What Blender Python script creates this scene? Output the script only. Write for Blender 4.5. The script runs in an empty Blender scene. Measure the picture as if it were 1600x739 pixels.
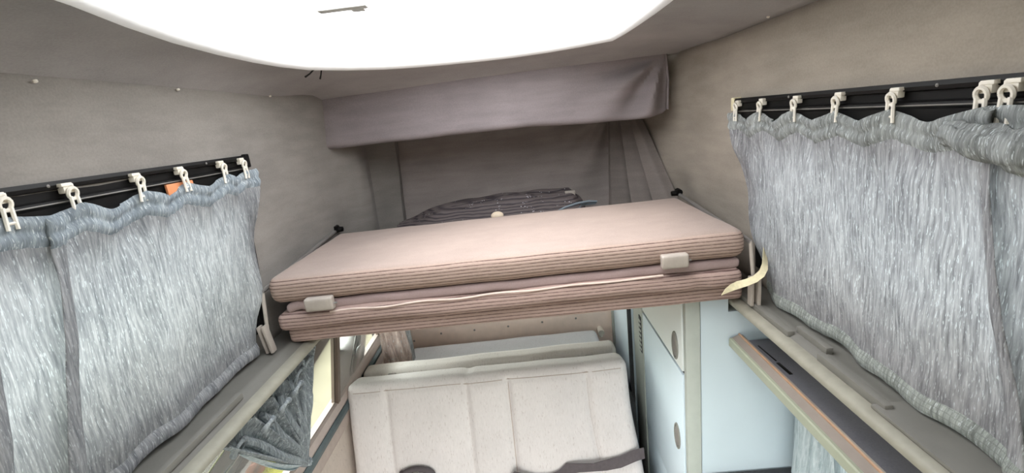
import bpy, bmesh, math, random
from mathutils import Vector, Matrix, noise
C = bpy.context.scene
COL = C.collection
R = random.Random(7)
PI = math.pi

# ------------------------------------------------------------------ camera
cam = bpy.data.cameras.new('camera')
cam.sensor_width = 36.0
cam.lens = 36.0 * 720.0 / 1600.0
cam.clip_start = 0.02
camo = bpy.data.objects.new('camera', cam)
COL.objects.link(camo)
# columns: camera right, up, backwards in world axes (x right, y to the rear of the van, z up)
right = Vector((0.9938, 0.0121, -0.1108)); down = Vector((-0.1043, -0.2482, -0.9631)); fwd = Vector((-0.0392, 0.9686, -0.2454))
m = Matrix((right, -down, -fwd)).transposed().to_4x4()
m.translation = Vector((0.0, 0.0, 1.75))
camo.matrix_world = m
C.camera = camo

# ------------------------------------------------------------------ sky
W = bpy.data.worlds.new('sky'); C.world = W; W.use_nodes = True
wn = W.node_tree.nodes; wl = W.node_tree.links
bg = wn['Background']
tc = wn.new('ShaderNodeTexCoord'); sx = wn.new('ShaderNodeSeparateXYZ'); rp = wn.new('ShaderNodeValToRGB')
wl.new(tc.outputs['Generated'], sx.inputs[0]); wl.new(sx.outputs['Z'], rp.inputs[0])
rp.color_ramp.elements[0].position = 0.0; rp.color_ramp.elements[0].color = (1.0, 0.99, 0.95, 1)
rp.color_ramp.elements[1].position = 0.8; rp.color_ramp.elements[1].color = (0.58, 0.605, 0.635, 1)
wl.new(rp.outputs[0], bg.inputs[0])
bg.inputs[1].default_value = 6.2

# ------------------------------------------------------------------ hazy sun
su = bpy.data.lights.new('sun', 'SUN'); su.energy = 2.6; su.angle = math.radians(35); su.color = (1.0, 0.93, 0.85)
suo = bpy.data.objects.new('sun', su); COL.objects.link(suo)
suo.rotation_euler = Vector((0.24, 0.26, -0.85)).to_track_quat('-Z', 'Y').to_euler()

# ------------------------------------------------------------------ exposure
vs = C.view_settings
C.display_settings.display_device = 'sRGB'
vs.view_transform = 'Standard'; vs.look = 'None'; vs.gamma = 1.0; vs.use_curve_mapping = False
vs.exposure = 0.32
C.cycles.max_bounces = 14
C.cycles.diffuse_bounces = 8
C.cycles.transparent_max_bounces = 16

# ------------------------------------------------------------------ materials
def srgb(r, g, b):
    f = lambda c: (c/12.92 if c <= 0.04045 else ((c+0.055)/1.055)**2.4)
    return (f(r/255), f(g/255), f(b/255), 1)

class Mat:
    def __init__(s, name, col, rough=0.8, spec=0.3, metal=0.0):
        s.m = bpy.data.materials.new(name); s.m.use_nodes = True
        s.n = s.m.node_tree.nodes; s.l = s.m.node_tree.links
        s.b = s.n['Principled BSDF']; s.out = s.n['Material Output']
        s.b.inputs['Base Color'].default_value = col
        s.b.inputs['Roughness'].default_value = rough
        s.b.inputs['Metallic'].default_value = metal
        s.b.inputs['Specular IOR Level'].default_value = spec
        s.co = None
    def coords(s, scale=(1, 1, 1), rot=(0, 0, 0)):
        if s.co is None:
            s.co = s.n.new('ShaderNodeTexCoord')
        mp = s.n.new('ShaderNodeMapping'); mp.inputs['Scale'].default_value = scale; mp.inputs['Rotation'].default_value = rot
        s.l.new(s.co.outputs['Object'], mp.inputs[0])
        return mp.outputs[0]
    def noise(s, scale, detail=3, vec=(1, 1, 1), rough=0.55):
        t = s.n.new('ShaderNodeTexNoise'); t.inputs['Scale'].default_value = scale; t.inputs['Detail'].default_value = detail
        t.inputs['Roughness'].default_value = rough
        s.l.new(s.coords(vec), t.inputs['Vector'])
        return t.outputs['Fac']
    def ramp(s, fac, stops):
        r = s.n.new('ShaderNodeValToRGB'); e = r.color_ramp.elements
        while len(e) < len(stops): e.new(0.5)
        for k, (p, c) in enumerate(stops):
            e[k].position = p; e[k].color = c
        s.l.new(fac, r.inputs[0]); return r.outputs[0]
    def mix(s, fac, a, b, mode='MIX'):
        x = s.n.new('ShaderNodeMix'); x.data_type = 'RGBA'; x.blend_type = mode
        for v, i in ((fac, 0), (a, 6), (b, 7)):
            if isinstance(v, (float, int)): x.inputs[i].default_value = v
            elif isinstance(v, tuple): x.inputs[i].default_value = v
            else: s.l.new(v, x.inputs[i])
        return x.outputs[2]
    def math(s, op, a, b=0.0):
        x = s.n.new('ShaderNodeMath'); x.operation = op
        for v, i in ((a, 0), (b, 1)):
            if isinstance(v, (float, int)): x.inputs[i].default_value = v
            else: s.l.new(v, x.inputs[i])
        return x.outputs[0]
    def col(s, c): s.l.new(c, s.b.inputs['Base Color']); s.c = c; return s
    def bump(s, h, strength=0.3, dist=0.002):
        b = s.n.new('ShaderNodeBump'); b.inputs['Strength'].default_value = strength; b.inputs['Distance'].default_value = dist
        s.l.new(h, b.inputs['Height']); s.l.new(b.outputs[0], s.b.inputs['Normal']); return s
    def translucent(s, fac, c):
        t = s.n.new('ShaderNodeBsdfTranslucent'); mx = s.n.new('ShaderNodeMixShader'); mx.inputs[0].default_value = fac
        if isinstance(c, tuple): t.inputs[0].default_value = c
        else: s.l.new(c, t.inputs[0])
        s.l.new(s.b.outputs[0], mx.inputs[1]); s.l.new(t.outputs[0], mx.inputs[2]); s.l.new(mx.outputs[0], s.out.inputs[0]); return s

def plain(name, col, rough=0.6, spec=0.4, metal=0.0, var=0.10, nscale=30, bump=0.05):
    M = Mat(name, col, rough, spec, metal)
    f = M.noise(nscale, 4)
    d = tuple(c*(1-var) for c in col[:3])+(1,); h = tuple(min(1, c*(1+var)) for c in col[:3])+(1,)
    M.col(M.ramp(f, [(0.3, d), (0.7, h)]))
    if bump: M.bump(M.noise(nscale*12, 2), bump, 0.001)
    return M.m

def felt(name, c, warm=1.0):
    M = Mat(name, c, 0.95, 0.08)
    big = M.noise(3.2, 4, (1, 1, 1.2)); fine = M.noise(260, 2)
    st = M.noise(9, 3, (0.5, 0.7, 3.5))
    d = tuple(x*0.74 for x in c[:3])+(1,); h = tuple(x*1.24 for x in c[:3])+(1,)
    a = M.ramp(big, [(0.3, d), (0.7, h)])
    a = M.mix(0.35, a, M.ramp(st, [(0.35, d), (0.65, h)]))
    a = M.mix(0.25, a, M.ramp(fine, [(0.3, d), (0.7, h)]))
    M.col(a).bump(fine, 0.25, 0.001)
    M.b.inputs['Sheen Weight'].default_value = 0.1
    return M.m

def corduroy(name, base, line, period, off=0.0):
    M = Mat(name, base, 0.9, 0.1)
    sp = M.n.new('ShaderNodeSeparateXYZ'); M.l.new(M.coords(), sp.inputs[0])
    wob = M.math('MULTIPLY', M.noise(6, 2, (1, 1, 1)), 0.003)
    z = M.math('ADD', M.math('ADD', sp.outputs['Z'], wob), off)
    fr = M.math('FRACT', M.math('DIVIDE', z, period))
    tri = M.math('ABSOLUTE', M.math('SUBTRACT', fr, 0.5))            # 0 on the dark line
    g = M.noise(420, 2, (0.5, 1, 1)); big = M.noise(5, 3)
    mask = M.ramp(tri, [(0.03, (1, 1, 1, 1)), (0.2, (0, 0, 0, 1))])
    brk = M.ramp(M.noise(130, 2, (0.35, 1, 1)), [(0.25, (0.45, 0.45, 0.45, 1)), (0.55, (1, 1, 1, 1))])
    d = tuple(x*0.86 for x in base[:3])+(1,); h = tuple(min(1, x*1.12) for x in base[:3])+(1,)
    a = M.mix(0.5, M.ramp(g, [(0.3, d), (0.7, h)]), M.ramp(big, [(0.3, d), (0.7, h)]))
    M.col(M.mix(M.math('MULTIPLY', mask, brk), a, line))
    M.bump(M.math('ADD', tri, M.math('MULTIPLY', g, 0.3)), 0.5, 0.002)
    return M.m

def velour(name, base):
    M = Mat(name, base, 0.9, 0.1)
    d = tuple(x*0.85 for x in base[:3])+(1,); h = tuple(min(1, x*1.12) for x in base[:3])+(1,)
    a = M.mix(0.4, M.ramp(M.noise(6, 5, (1, 1.5, 1), 0.65), [(0.3, d), (0.7, h)]), M.ramp(M.noise(300, 2), [(0.3, d), (0.7, h)]))
    M.col(a).bump(M.noise(180, 3), 0.2, 0.001)
    M.b.inputs['Sheen Weight'].default_value = 0.15
    return M.m

def curtain_mat(name, dark, mid, light, tr, tcol, check=False):
    M = Mat(name, mid, 0.85, 0.15)
    st = M.noise(1.0, 3, (70, 200, 18), 0.62)
    st2 = M.noise(1.0, 2, (120, 430, 65), 0.6)
    big = M.noise(7, 3, (1, 1.6, 0.6))
    a = M.ramp(st, [(0.28, dark), (0.5, mid), (0.72, light)])
    a = M.mix(0.25, a, M.ramp(big, [(0.3, dark), (0.7, light)]))
    fl = M.ramp(st2, [(0.60, (0, 0, 0, 1)), (0.67, (1, 1, 1, 1))])
    wh = srgb(222, 228, 230)
    a = M.mix(M.math('MULTIPLY', fl, 0.75), a, wh)
    h = M.math('ADD', st, M.math('MULTIPLY', st2, 0.5))
    if check:
        sp = M.n.new('ShaderNodeSeparateXYZ'); M.l.new(M.coords(), sp.inputs[0])
        def lines(o, per):
            t = M.math('ABSOLUTE', M.math('SUBTRACT', M.math('FRACT', M.math('DIVIDE', M.math('ADD', o, M.math('MULTIPLY', M.noise(25, 2), 0.008)), per)), 0.5))
            return M.ramp(t, [(0.04, (1, 1, 1, 1)), (0.14, (0, 0, 0, 1))])
        k = M.math('MAXIMUM', lines(sp.outputs['Y'], 0.009), lines(sp.outputs['Z'], 0.009))
        a = M.mix(M.math('MULTIPLY', k, 0.4), a, dark)
    M.col(a).bump(h, 0.6, 0.003)
    M.translucent(tr, M.mix(1.0, a, tcol, 'MULTIPLY'))
    return M.m

def bench_mat(name, base):
    M = Mat(name, base, 0.9, 0.1)
    d = tuple(x*0.9 for x in base[:3])+(1,); h = tuple(min(1, x*1.08) for x in base[:3])+(1,)
    a = M.mix(0.5, M.ramp(M.noise(5, 3), [(0.3, d), (0.7, h)]), M.ramp(M.noise(1, 3, (260, 120, 40)), [(0.3, d), (0.7, h)]))
    fl = M.ramp(M.noise(1, 1, (230, 80, 50)), [(0.63, (0, 0, 0, 1)), (0.74, (1, 1, 1, 1))])
    M.col(M.mix(M.math('MULTIPLY', fl, 0.35), a, srgb(150, 134, 126))).bump(M.noise(300, 2), 0.2, 0.001)
    return M.m

def glass_mat(name, tint, haze=0.08):
    M = Mat(name, (1, 1, 1, 1), 0.05, 0.5)
    tr = M.n.new('ShaderNodeBsdfTransparent'); tr.inputs[0].default_value = tint
    gl = M.n.new('ShaderNodeBsdfGlossy'); gl.inputs['Roughness'].default_value = 0.03
    lw = M.n.new('ShaderNodeFresnel'); lw.inputs[0].default_value = 1.3
    mx = M.n.new('ShaderNodeMixShader'); M.l.new(lw.outputs[0], mx.inputs[0]); M.l.new(tr.outputs[0], mx.inputs[1]); M.l.new(gl.outputs[0], mx.inputs[2])
    tl = M.n.new('ShaderNodeBsdfTranslucent'); tl.inputs[0].default_value = (0.9, 0.9, 0.88, 1)
    m2 = M.n.new('ShaderNodeMixShader')
    f = M.math('MULTIPLY', M.noise(5, 2), haze*2)
    M.l.new(f, m2.inputs[0]); M.l.new(mx.outputs[0], m2.inputs[1]); M.l.new(tl.outputs[0], m2.inputs[2])
    M.l.new(m2.outputs[0], M.out.inputs[0]); return M.m

FELT_W = felt('wall felt', srgb(136, 131, 126))  # darkened in colour to offset the stronger light on the left wall
FELT_D = felt('darkened pleat felt', srgb(132, 124, 119))  # side wall fabric again, with the shade of the folds in its colour
FELT_R = felt('lightened warm felt', srgb(158, 149, 138))  # same fabric, lightened in colour for the dimmer right wall
FELT_B = felt('lightened back felt', srgb(163, 154, 150))  # same fabric, lightened because little light reaches the rear
FELT_V = felt('darkened valance felt', srgb(134, 126, 128))  # darkened in colour to offset strong hatch light on the valance
FELT_C = felt('ceiling felt', srgb(160, 156, 155))
LEDGE = plain('grey ledge plastic', srgb(119, 117, 111), 0.55, 0.4, var=0.08, nscale=14, bump=0.15)
LIP = plain('pale ledge edge', srgb(150, 147, 134), 0.5, 0.4)
CORD = corduroy('pink beige corduroy', srgb(174, 153, 142), srgb(92, 72, 68), 0.0098)
CORD2 = corduroy('grey beige corduroy', srgb(172, 150, 142), srgb(92, 72, 70), 0.0105, 0.004)
VEL = velour('beige velour', srgb(164, 147, 138))
FOLD = velour('mauve fold cloth', srgb(160, 141, 139))
PIPE = plain('pale piping', srgb(212, 194, 184), 0.8, 0.2)
PLA = plain('beige plastic', srgb(172, 163, 154), 0.45, 0.5, bump=0)
WHITE = plain('white plastic', srgb(232, 226, 214), 0.4, 0.5, bump=0)
BLACK = plain('black plastic', srgb(13, 12, 12), 0.5, 0.25, bump=0)
DARKF = plain('black window rubber', srgb(26, 25, 25), 0.6, 0.3, bump=0)
RLINE = plain('rail highlight and screw grey', srgb(120, 116, 112), 0.3, 0.5, bump=0)
STEEL = plain('grey metal', srgb(150, 146, 142), 0.4, 0.5, 0.5, bump=0)
STRAP = plain('cream webbing', srgb(222, 212, 178), 0.85, 0.2, nscale=90)
CUR_L = curtain_mat('left curtain cloth', srgb(108, 113, 118), srgb(160, 162, 165), srgb(206, 207, 209), 0.42, (1, 0.975, 0.955, 1))
CUR_LH = curtain_mat('left curtain header cloth', srgb(100, 110, 118), srgb(138, 148, 156), srgb(184, 192, 196), 0.18, (0.85, 0.92, 0.96, 1))
CUR_R = curtain_mat('right curtain cloth', srgb(96, 96, 100), srgb(160, 160, 163), srgb(204, 204, 206), 0.30, (0.93, 0.93, 0.95, 1))
CUR_RH = curtain_mat('right curtain hem cloth', srgb(112, 116, 112), srgb(160, 165, 160), srgb(200, 205, 198), 0.25, (0.9, 0.96, 0.88, 1), True)
CUR_RT = curtain_mat('right curtain header cloth', srgb(92, 95, 94), srgb(142, 145, 144), srgb(188, 191, 189), 0.18, (0.9, 0.95, 0.9, 1))
CUR_D = curtain_mat('dark gathered curtain cloth', srgb(96, 103, 107), srgb(146, 153, 158), srgb(192, 200, 204), 0.25, (0.85, 0.9, 0.92, 1))
CUR_W = curtain_mat('pale gathered curtain cloth', srgb(150, 165, 170), srgb(196, 206, 210), srgb(232, 236, 238), 0.35, (0.92, 0.96, 1, 1))
CUR_P = curtain_mat('pinkish gathered curtain cloth', srgb(140, 122, 118), srgb(204, 186, 178), srgb(232, 222, 216), 0.25, (1, 0.93, 0.9, 1))
BENCH = bench_mat('bench fabric', srgb(211, 206, 204))
BENCH2 = bench_mat('rear cushion fabric', srgb(218, 212, 207))
BENCH3 = bench_mat('grey rear mattress fabric', srgb(200, 200, 200))
SEAM = plain('seam thread', srgb(176, 164, 156), 0.9, 0.1)
PANEL = plain('beige rear lining', srgb(242, 222, 210), 0.6, 0.3, var=0.04)
BLUE = plain('pale blue laminate', srgb(186, 200, 208), 0.35, 0.5, var=0.02, nscale=6, bump=0)
DOORB = plain('pale blue laminate door', srgb(210, 226, 236), 0.35, 0.5, var=0.02, nscale=6, bump=0)
DOORM = plain('pale laminate door', srgb(226, 233, 232), 0.35, 0.5, var=0.02, nscale=6, bump=0)
GREYT = plain('grey cabinet edging', srgb(164, 170, 164), 0.45, 0.4, var=0.04)
DARKT = plain('dark gap filler', srgb(58, 60, 62), 0.7, 0.2)
SHELF_F = plain('grey green shelf lip', srgb(158, 162, 144), 0.5, 0.4, var=0.04)
SHELF_T = plain('grey brown shelf board', srgb(140, 130, 122), 0.6, 0.3, var=0.05)
WOOD = plain('orange wood edge', srgb(168, 134, 108), 0.5, 0.4, var=0.12, nscale=40)
CARPET = felt('dark grey carpet', srgb(112, 112, 118))
SILL = plain('pinkish window sill', srgb(178, 164, 158), 0.5, 0.4, var=0.05)
SEAL = plain('dark teal rubber seal', srgb(82, 96, 100), 0.5, 0.4, var=0.08)
LTRIM = plain('beige side lining', srgb(178, 164, 156), 0.75, 0.2, var=0.06)
LFAB = bench_mat('side panel fabric', srgb(196, 184, 174))
POST = plain('brown window post', srgb(104, 90, 80), 0.5, 0.3)
FLOORM = plain('grey floor vinyl', srgb(120, 116, 112), 0.6, 0.3)
HATCHW = plain('white hatch plastic', srgb(240, 240, 240), 0.4, 0.4, var=0.02, bump=0)
HAND = plain('grey hatch handle', srgb(196, 196, 192), 0.5, 0.4, bump=0)
LATCH = plain('grey latch plastic', srgb(128, 128, 122), 0.45, 0.5, bump=0)
BELT = plain('dark grey webbing', srgb(88, 82, 84), 0.8, 0.2, nscale=80)
CORD_BLK = plain('black elastic', srgb(34, 32, 32), 0.7, 0.2, bump=0)
GLASS = glass_mat('window glass', (0.93, 0.96, 0.93, 1), 0.015)
GLASSU = glass_mat('tinted upper window', (0.86, 0.92, 0.93, 1), 0.06)
CREAMK = plain('cream knob plastic', srgb(222, 204, 180), 0.5, 0.4, bump=0)
CABLE = plain('blue grey cable sleeve', srgb(116, 126, 134), 0.5, 0.4)
AMBER = plain('plain orange', srgb(214, 140, 96), 0.5, 0.4, bump=0)
DULLB = plain('dull blue hatch metal', srgb(150, 156, 160), 0.5, 0.4)

def blanket_mat():
    M = Mat('dark sequined cloth', srgb(104, 98, 100), 0.7, 0.3)
    w = M.n.new('ShaderNodeTexWave'); w.wave_type = 'BANDS'; w.bands_direction = 'Z'
    w.inputs['Scale'].default_value = 16; w.inputs['Distortion'].default_value = 5; w.inputs['Detail'].default_value = 2; w.inputs['Detail Scale'].default_value = 1.2
    M.l.new(M.coords((0.5, 0.5, 1.4)), w.inputs['Vector'])
    a = M.ramp(w.outputs['Fac'], [(0.05, srgb(64, 58, 62)), (0.25, srgb(96, 88, 88)), (0.9, srgb(108, 99, 98))])
    v = M.n.new('ShaderNodeTexVoronoi'); v.inputs['Scale'].default_value = 95; M.l.new(M.coords(), v.inputs['Vector'])
    dots = M.ramp(v.outputs['Distance'], [(0.17, (1, 1, 1, 1)), (0.26, (0, 0, 0, 1))])
    pick = M.ramp(M.noise(24, 1), [(0.58, (0, 0, 0, 1)), (0.66, (1, 1, 1, 1))])
    k = M.math('MULTIPLY', dots, pick)
    M.col(M.mix(k, a, srgb(230, 230, 235)))
    M.l.new(M.math('MULTIPLY', k, 0.8), M.b.inputs['Metallic'])
    M.bump(w.outputs['Fac'], 0.6, 0.004)
    return M.m
BLANKET = blanket_mat()

# ------------------------------------------------------------------ mesh helpers (all coordinates in metres, world space)
class MB:
    def __init__(s): s.v = []; s.f = []; s.mi = []; s.cur = 0
    def add(s, vs_, fs_):
        o = len(s.v); s.v += [tuple(p) for p in vs_]
        for f in fs_: s.f.append(tuple(i+o for i in f)); s.mi.append(s.cur)
        return s
    def box(s, lo, hi, bev=0.0, rot=None, piv=None):
        b = bmesh.new(); bmesh.ops.create_cube(b, size=1.0)
        for v in b.verts:
            v.co = Vector([(lo[k]+hi[k])/2 + v.co[k]*(hi[k]-lo[k]) for k in range(3)])
        if bev: bmesh.ops.bevel(b, geom=b.edges[:], offset=bev, segments=2, profile=0.6, affect='EDGES')
        if rot:
            c = Vector(piv) if piv else Vector([(lo[k]+hi[k])/2 for k in range(3)])
            for v in b.verts: v.co = rot @ (v.co-c) + c
        b.verts.index_update()
        s.add([v.co.copy() for v in b.verts], [[v.index for v in f.verts] for f in b.faces]); b.free(); return s
    def grid(s, nu, nv, fn, skip=None, closed_u=False):
        vs_ = [fn(i/(nu-1 if not closed_u else nu), j/(nv-1)) for j in range(nv) for i in range(nu)]
        fs_ = []
        for j in range(nv-1):
            for i in range(nu if closed_u else nu-1):
                if skip and skip(i, j): continue
                k = (i+1) % nu
                fs_.append((j*nu+i, j*nu+k, (j+1)*nu+k, (j+1)*nu+i))
        return s.add(vs_, fs_)
    def tube(s, pts, r, n=8, caps=True):
        pts = [Vector(p) for p in pts]; N = len(pts)
        rr = r if isinstance(r, (list, tuple)) else [r]*N
        vs_ = []; up = None
        for k, p in enumerate(pts):
            t = (pts[min(k+1, N-1)]-pts[max(k-1, 0)]).normalized()
            if up is None: up = Vector((0, 0, 1)) if abs(t.z) < 0.9 else Vector((1, 0, 0))
            a = t.cross(up).normalized(); bb = a.cross(t); up = bb
            for q in range(n):
                an = 2*PI*q/n
                vs_.append(p + (a*math.cos(an)+bb*math.sin(an))*rr[k])
        fs_ = [(k*n+q, k*n+(q+1) % n, (k+1)*n+(q+1) % n, (k+1)*n+q) for k in range(N-1) for q in range(n)]
        if caps: fs_ += [tuple(range(n))[::-1], tuple(range((N-1)*n, N*n))]
        return s.add(vs_, fs_)
    def ribbon(s, pts, wid, w, thick=0.0015):
        """flat strap: wid = width direction(s), w = width"""
        N = len(pts); pts = [Vector(p) for p in pts]
        wd = [Vector(q).normalized() for q in wid] if isinstance(wid, list) else [Vector(wid).normalized()]*N
        vs_ = []
        for k, p in enumerate(pts):
            t = (pts[min(k+1, N-1)]-pts[max(k-1, 0)]).normalized(); nn = t.cross(wd[k]).normalized()
            for a, b in ((-1, -1), (1, -1), (1, 1), (-1, 1)): vs_.append(p + wd[k]*(a*w/2) + nn*(b*thick/2))
        fs_ = [(k*4+q, k*4+(q+1) % 4, k*4+4+(q+1) % 4, k*4+4+q) for k in range(N-1) for q in range(4)]
        fs_ += [(3, 2, 1, 0), tuple((N-1)*4+q for q in range(4))]
        return s.add(vs_, fs_)
    def cushion(s, lo, hi, r, n=(24, 12, 5), deform=None):
        """box with rounded edges, evenly gridded so that it can be puffed and wrinkled"""
        c = [(lo[k]+hi[k])/2 for k in range(3)]; h = [(hi[k]-lo[k])/2 for k in range(3)]
        ax = []
        for k in range(3):
            e = [-h[k], -h[k]+r*0.12, -h[k]+r*0.4, -h[k]+r*0.75]
            mid = [-h[k]+r + (2*h[k]-2*r)*i/n[k] for i in range(n[k]+1)]
            ax.append(e+mid+[-x for x in reversed(e)])
        idx = {}
        vs_ = []; fs_ = []
        def vert(p):
            key = tuple(round(x, 6) for x in p)
            if key not in idx:
                q = [max(-h[k]+r, min(h[k]-r, p[k])) for k in range(3)]
                d = Vector([p[k]-q[k] for k in range(3)])
                if d.length > 1e-9: d = d.normalized()*r
                o = Vector([c[k]+q[k]+d[k] for k in range(3)])
                if deform: o = Vector(deform(o))
                idx[key] = len(vs_); vs_.append(o)
            return idx[key]
        for k in range(3):
            a, b = [(1, 2), (2, 0), (0, 1)][k]
            for sg in (-1, 1):
                for i in range(len(ax[a])-1):
                    for j in range(len(ax[b])-1):
                        qd = []
                        for ii, jj in ((i, j), (i+1, j), (i+1, j+1), (i, j+1)):
                            p = [0, 0, 0]; p[k] = sg*h[k]; p[a] = ax[a][ii]; p[b] = ax[b][jj]; qd.append(vert(p))
                        if sg < 0: qd.reverse()
                        fs_.append(tuple(qd))
        return s.add(vs_, fs_)
    def prof(s, profile, y0, y1, n=2, closed=False, fn=None):
        """profile [(x,z)] extruded along the van"""
        P = len(profile)
        vs_ = []
        for j in range(n):
            y = y0+(y1-y0)*j/(n-1)
            for x, z in profile: vs_.append(fn(x, y, z) if fn else (x, y, z))
        fs_ = [(j*P+i, j*P+(i+1) % P, (j+1)*P+(i+1) % P, (j+1)*P+i) for j in range(n-1) for i in range(P if closed else P-1)]
        if closed: fs_ += [tuple(range(P)), tuple(range((n-1)*P, n*P))[::-1]]
        return s.add(vs_, fs_)
    def disc(s, c, ax1, ax2, rx, ry, depth, n=24, dome=0.0):
        """shallow oval button standing along ax1 x ax2"""
        a, b = Vector(ax1), Vector(ax2); nn = a.cross(b).normalized(); c = Vector(c)
        rings = [(1, 0), (1, depth*0.7), (0.9, depth), (0.5, depth+dome*0.7), (0.0001, depth+dome)]
        vs_ = [c+a*(rx*k*math.cos(2*PI*i/n))+b*(ry*k*math.sin(2*PI*i/n))+nn*d for k, d in rings for i in range(n)]
        fs_ = [(j*n+i, j*n+(i+1) % n, (j+1)*n+(i+1) % n, (j+1)*n+i) for j in range(len(rings)-1) for i in range(n)]
        fs_.append(tuple(range(n))[::-1])
        return s.add(vs_, fs_)

def obj(name, mb, mats, parent=None, smooth=True, solid=0.0, kind=None, sharp=40):
    vs_ = [Vector(v) for v in mb.v]
    lo = Vector([min(v[k] for v in vs_) for k in range(3)]); hi = Vector([max(v[k] for v in vs_) for k in range(3)])
    org = Vector(((lo.x+hi.x)/2, (lo.y+hi.y)/2, lo.z))
    me = bpy.data.meshes.new(name)
    me.from_pydata([v-org for v in vs_], [], mb.f); me.update()
    b = bmesh.new(); b.from_mesh(me); bmesh.ops.recalc_face_normals(b, faces=b.faces[:]); b.to_mesh(me); b.free()
    if not isinstance(mats, (list, tuple)): mats = [mats]
    for x in mats: me.materials.append(x)
    if len(mats) > 1:
        for p, i in zip(me.polygons, mb.mi): p.material_index = i
    if smooth:
        me.shade_smooth()
        me.set_sharp_from_angle(angle=math.radians(sharp))
    o = bpy.data.objects.new(name, me); COL.objects.link(o)
    base = Vector((0, 0, 0)); q = parent
    while q: base += q.location; q = q.parent
    o.location = org-base
    if parent: o.parent = parent
    if solid:
        md = o.modifiers.new('thickness', 'SOLIDIFY'); md.thickness = solid; md.offset = 0
    if kind: o['kind'] = kind
    return o
def tag(o, label, cat, group=None):
    o['label'] = label; o['category'] = cat
    if group: o['group'] = group
    return o
def thing(name, loc, label, cat, group=None):
    o = bpy.data.objects.new(name, None); o.empty_display_size = 0.05; COL.objects.link(o); o.location = loc
    return tag(o, label, cat, group)
def struct(name, mb, m_, parent=None, **k):
    return obj(name, mb, m_, parent, kind=None if parent else 'structure', **k)
def nz(x, y, z, s): return noise.noise(Vector((x*s, y*s, z*s)))
def lerp(a, b, t): return a+(b-a)*t
def sm(t): t = max(0, min(1, t)); return t*t*(3-2*t)
def interp(tab, x):
    if x <= tab[0][0]: return tab[0][1]
    for (a, b), (c, d) in zip(tab, tab[1:]):
        if x <= c: return lerp(b, d, sm((x-a)/(c-a)))
    return tab[-1][1]
def gauss(x, s): return math.exp(-(x/s)**2)

# ------------------------------------------------------------------ the setting
Y0, Y1 = -0.6, 2.46          # front and rear end of the body
ZL, ZC = 1.160, 1.915        # ledge level, crease between roof walls and ceiling

# upper felt walls, with an opening for each roof window
def upper_wall(side):
    ys = [-0.6, -0.3, 0.0, 0.15, 0.3, 0.45, 0.6, 0.75, 0.9, 1.05, 1.2, 1.28] if side < 0 else [-0.6, -0.3, 0.0, 0.15, 0.3, 0.45, 0.6, 0.75, 0.9, 1.05, 1.2, 1.36]
    yend = ys[-1]; ys += [yend+(2.32-yend)*k/22 for k in range(1, 23)]
    zs = [1.150, 1.19, 1.235, 1.30, 1.38, 1.46, 1.54, 1.60, 1.66] + [1.66+0.27*k/8 for k in range(1, 9)]
    plan = [(-0.6, 0), (1.5, 0.0), (1.85, 0.035), (2.08, 0.11), (2.32, 0.20)]
    def fn(u, v):
        y = ys[round(u*(len(ys)-1))]; z = zs[round(v*(len(zs)-1))]
        t = (z-1.15)/(1.92-1.15)
        x = lerp(0.842, 0.785, t) if side < 0 else lerp(0.704, 0.660, t)
        x -= interp(plan, y)*(1.0 if side < 0 else 0.75)
        if y > yend:
            k = sm((y-yend)/0.4)
            x -= k*0.010*nz(y, z, 3+side, 5)
            if side > 0:      # drapes gathered at the rear corner of the bed
                d = Vector((y-2.30, z-1.76)); a = math.atan2(-d.x, -d.y)
                x -= sm((y-1.66)/0.25)*0.014*((1-abs(math.sin(a*5.2+0.9)))**2)*sm((d.length-0.04)/0.25)*sm((1.95-z)/0.2)
            else:
                x -= (0.040*gauss(y-2.23, 0.035)-0.018*gauss(y-2.13, 0.05)+0.016*gauss(y-1.98-0.25*(1.7-z), 0.05))*sm((1.92-z)/0.2)
        else:
            x -= 0.004*nz(y, z, side, 4)
        return (side*x, y, z)
    ie = ys.index(yend); i0 = ys.index(0.15)
    return MB().grid(len(ys), len(zs), fn, skip=lambda i, j: i0 <= i < ie and 2 <= j < 8)
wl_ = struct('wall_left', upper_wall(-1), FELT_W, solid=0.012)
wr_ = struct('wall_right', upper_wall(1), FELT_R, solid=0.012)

# upper back wall, behind the bed
def back_fn(u, v):
    x = lerp(-0.70, 0.56, u); z = lerp(1.15, 1.93, v)
    e = min(u, 1-u)
    y = 2.31 + 0.012*nz(x, z, 5, 4) - 0.05*gauss(e, 0.035)*(0.6+0.4*math.sin(z*14))
    d = Vector((x-0.44, z-1.74)); a = math.atan2(d.x, -d.y)
    y -= 0.026*gauss(d.length-0.16, 0.28)*sm((d.length-0.03)/0.08)*(0.5+0.5*math.sin(a*10))*sm((x-0.05)/0.15)
    d = Vector((x+0.63, z-1.70)); a = math.atan2(d.x, -d.y)
    y -= 0.012*gauss(d.length, 0.25)*sm((d.length-0.02)/0.06)*(0.5+0.5*math.sin(a*6))
    return (x, y, z)
wb_ = struct('wall_back', MB().grid(160, 50, back_fn), FELT_B, solid=0.01)

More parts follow.
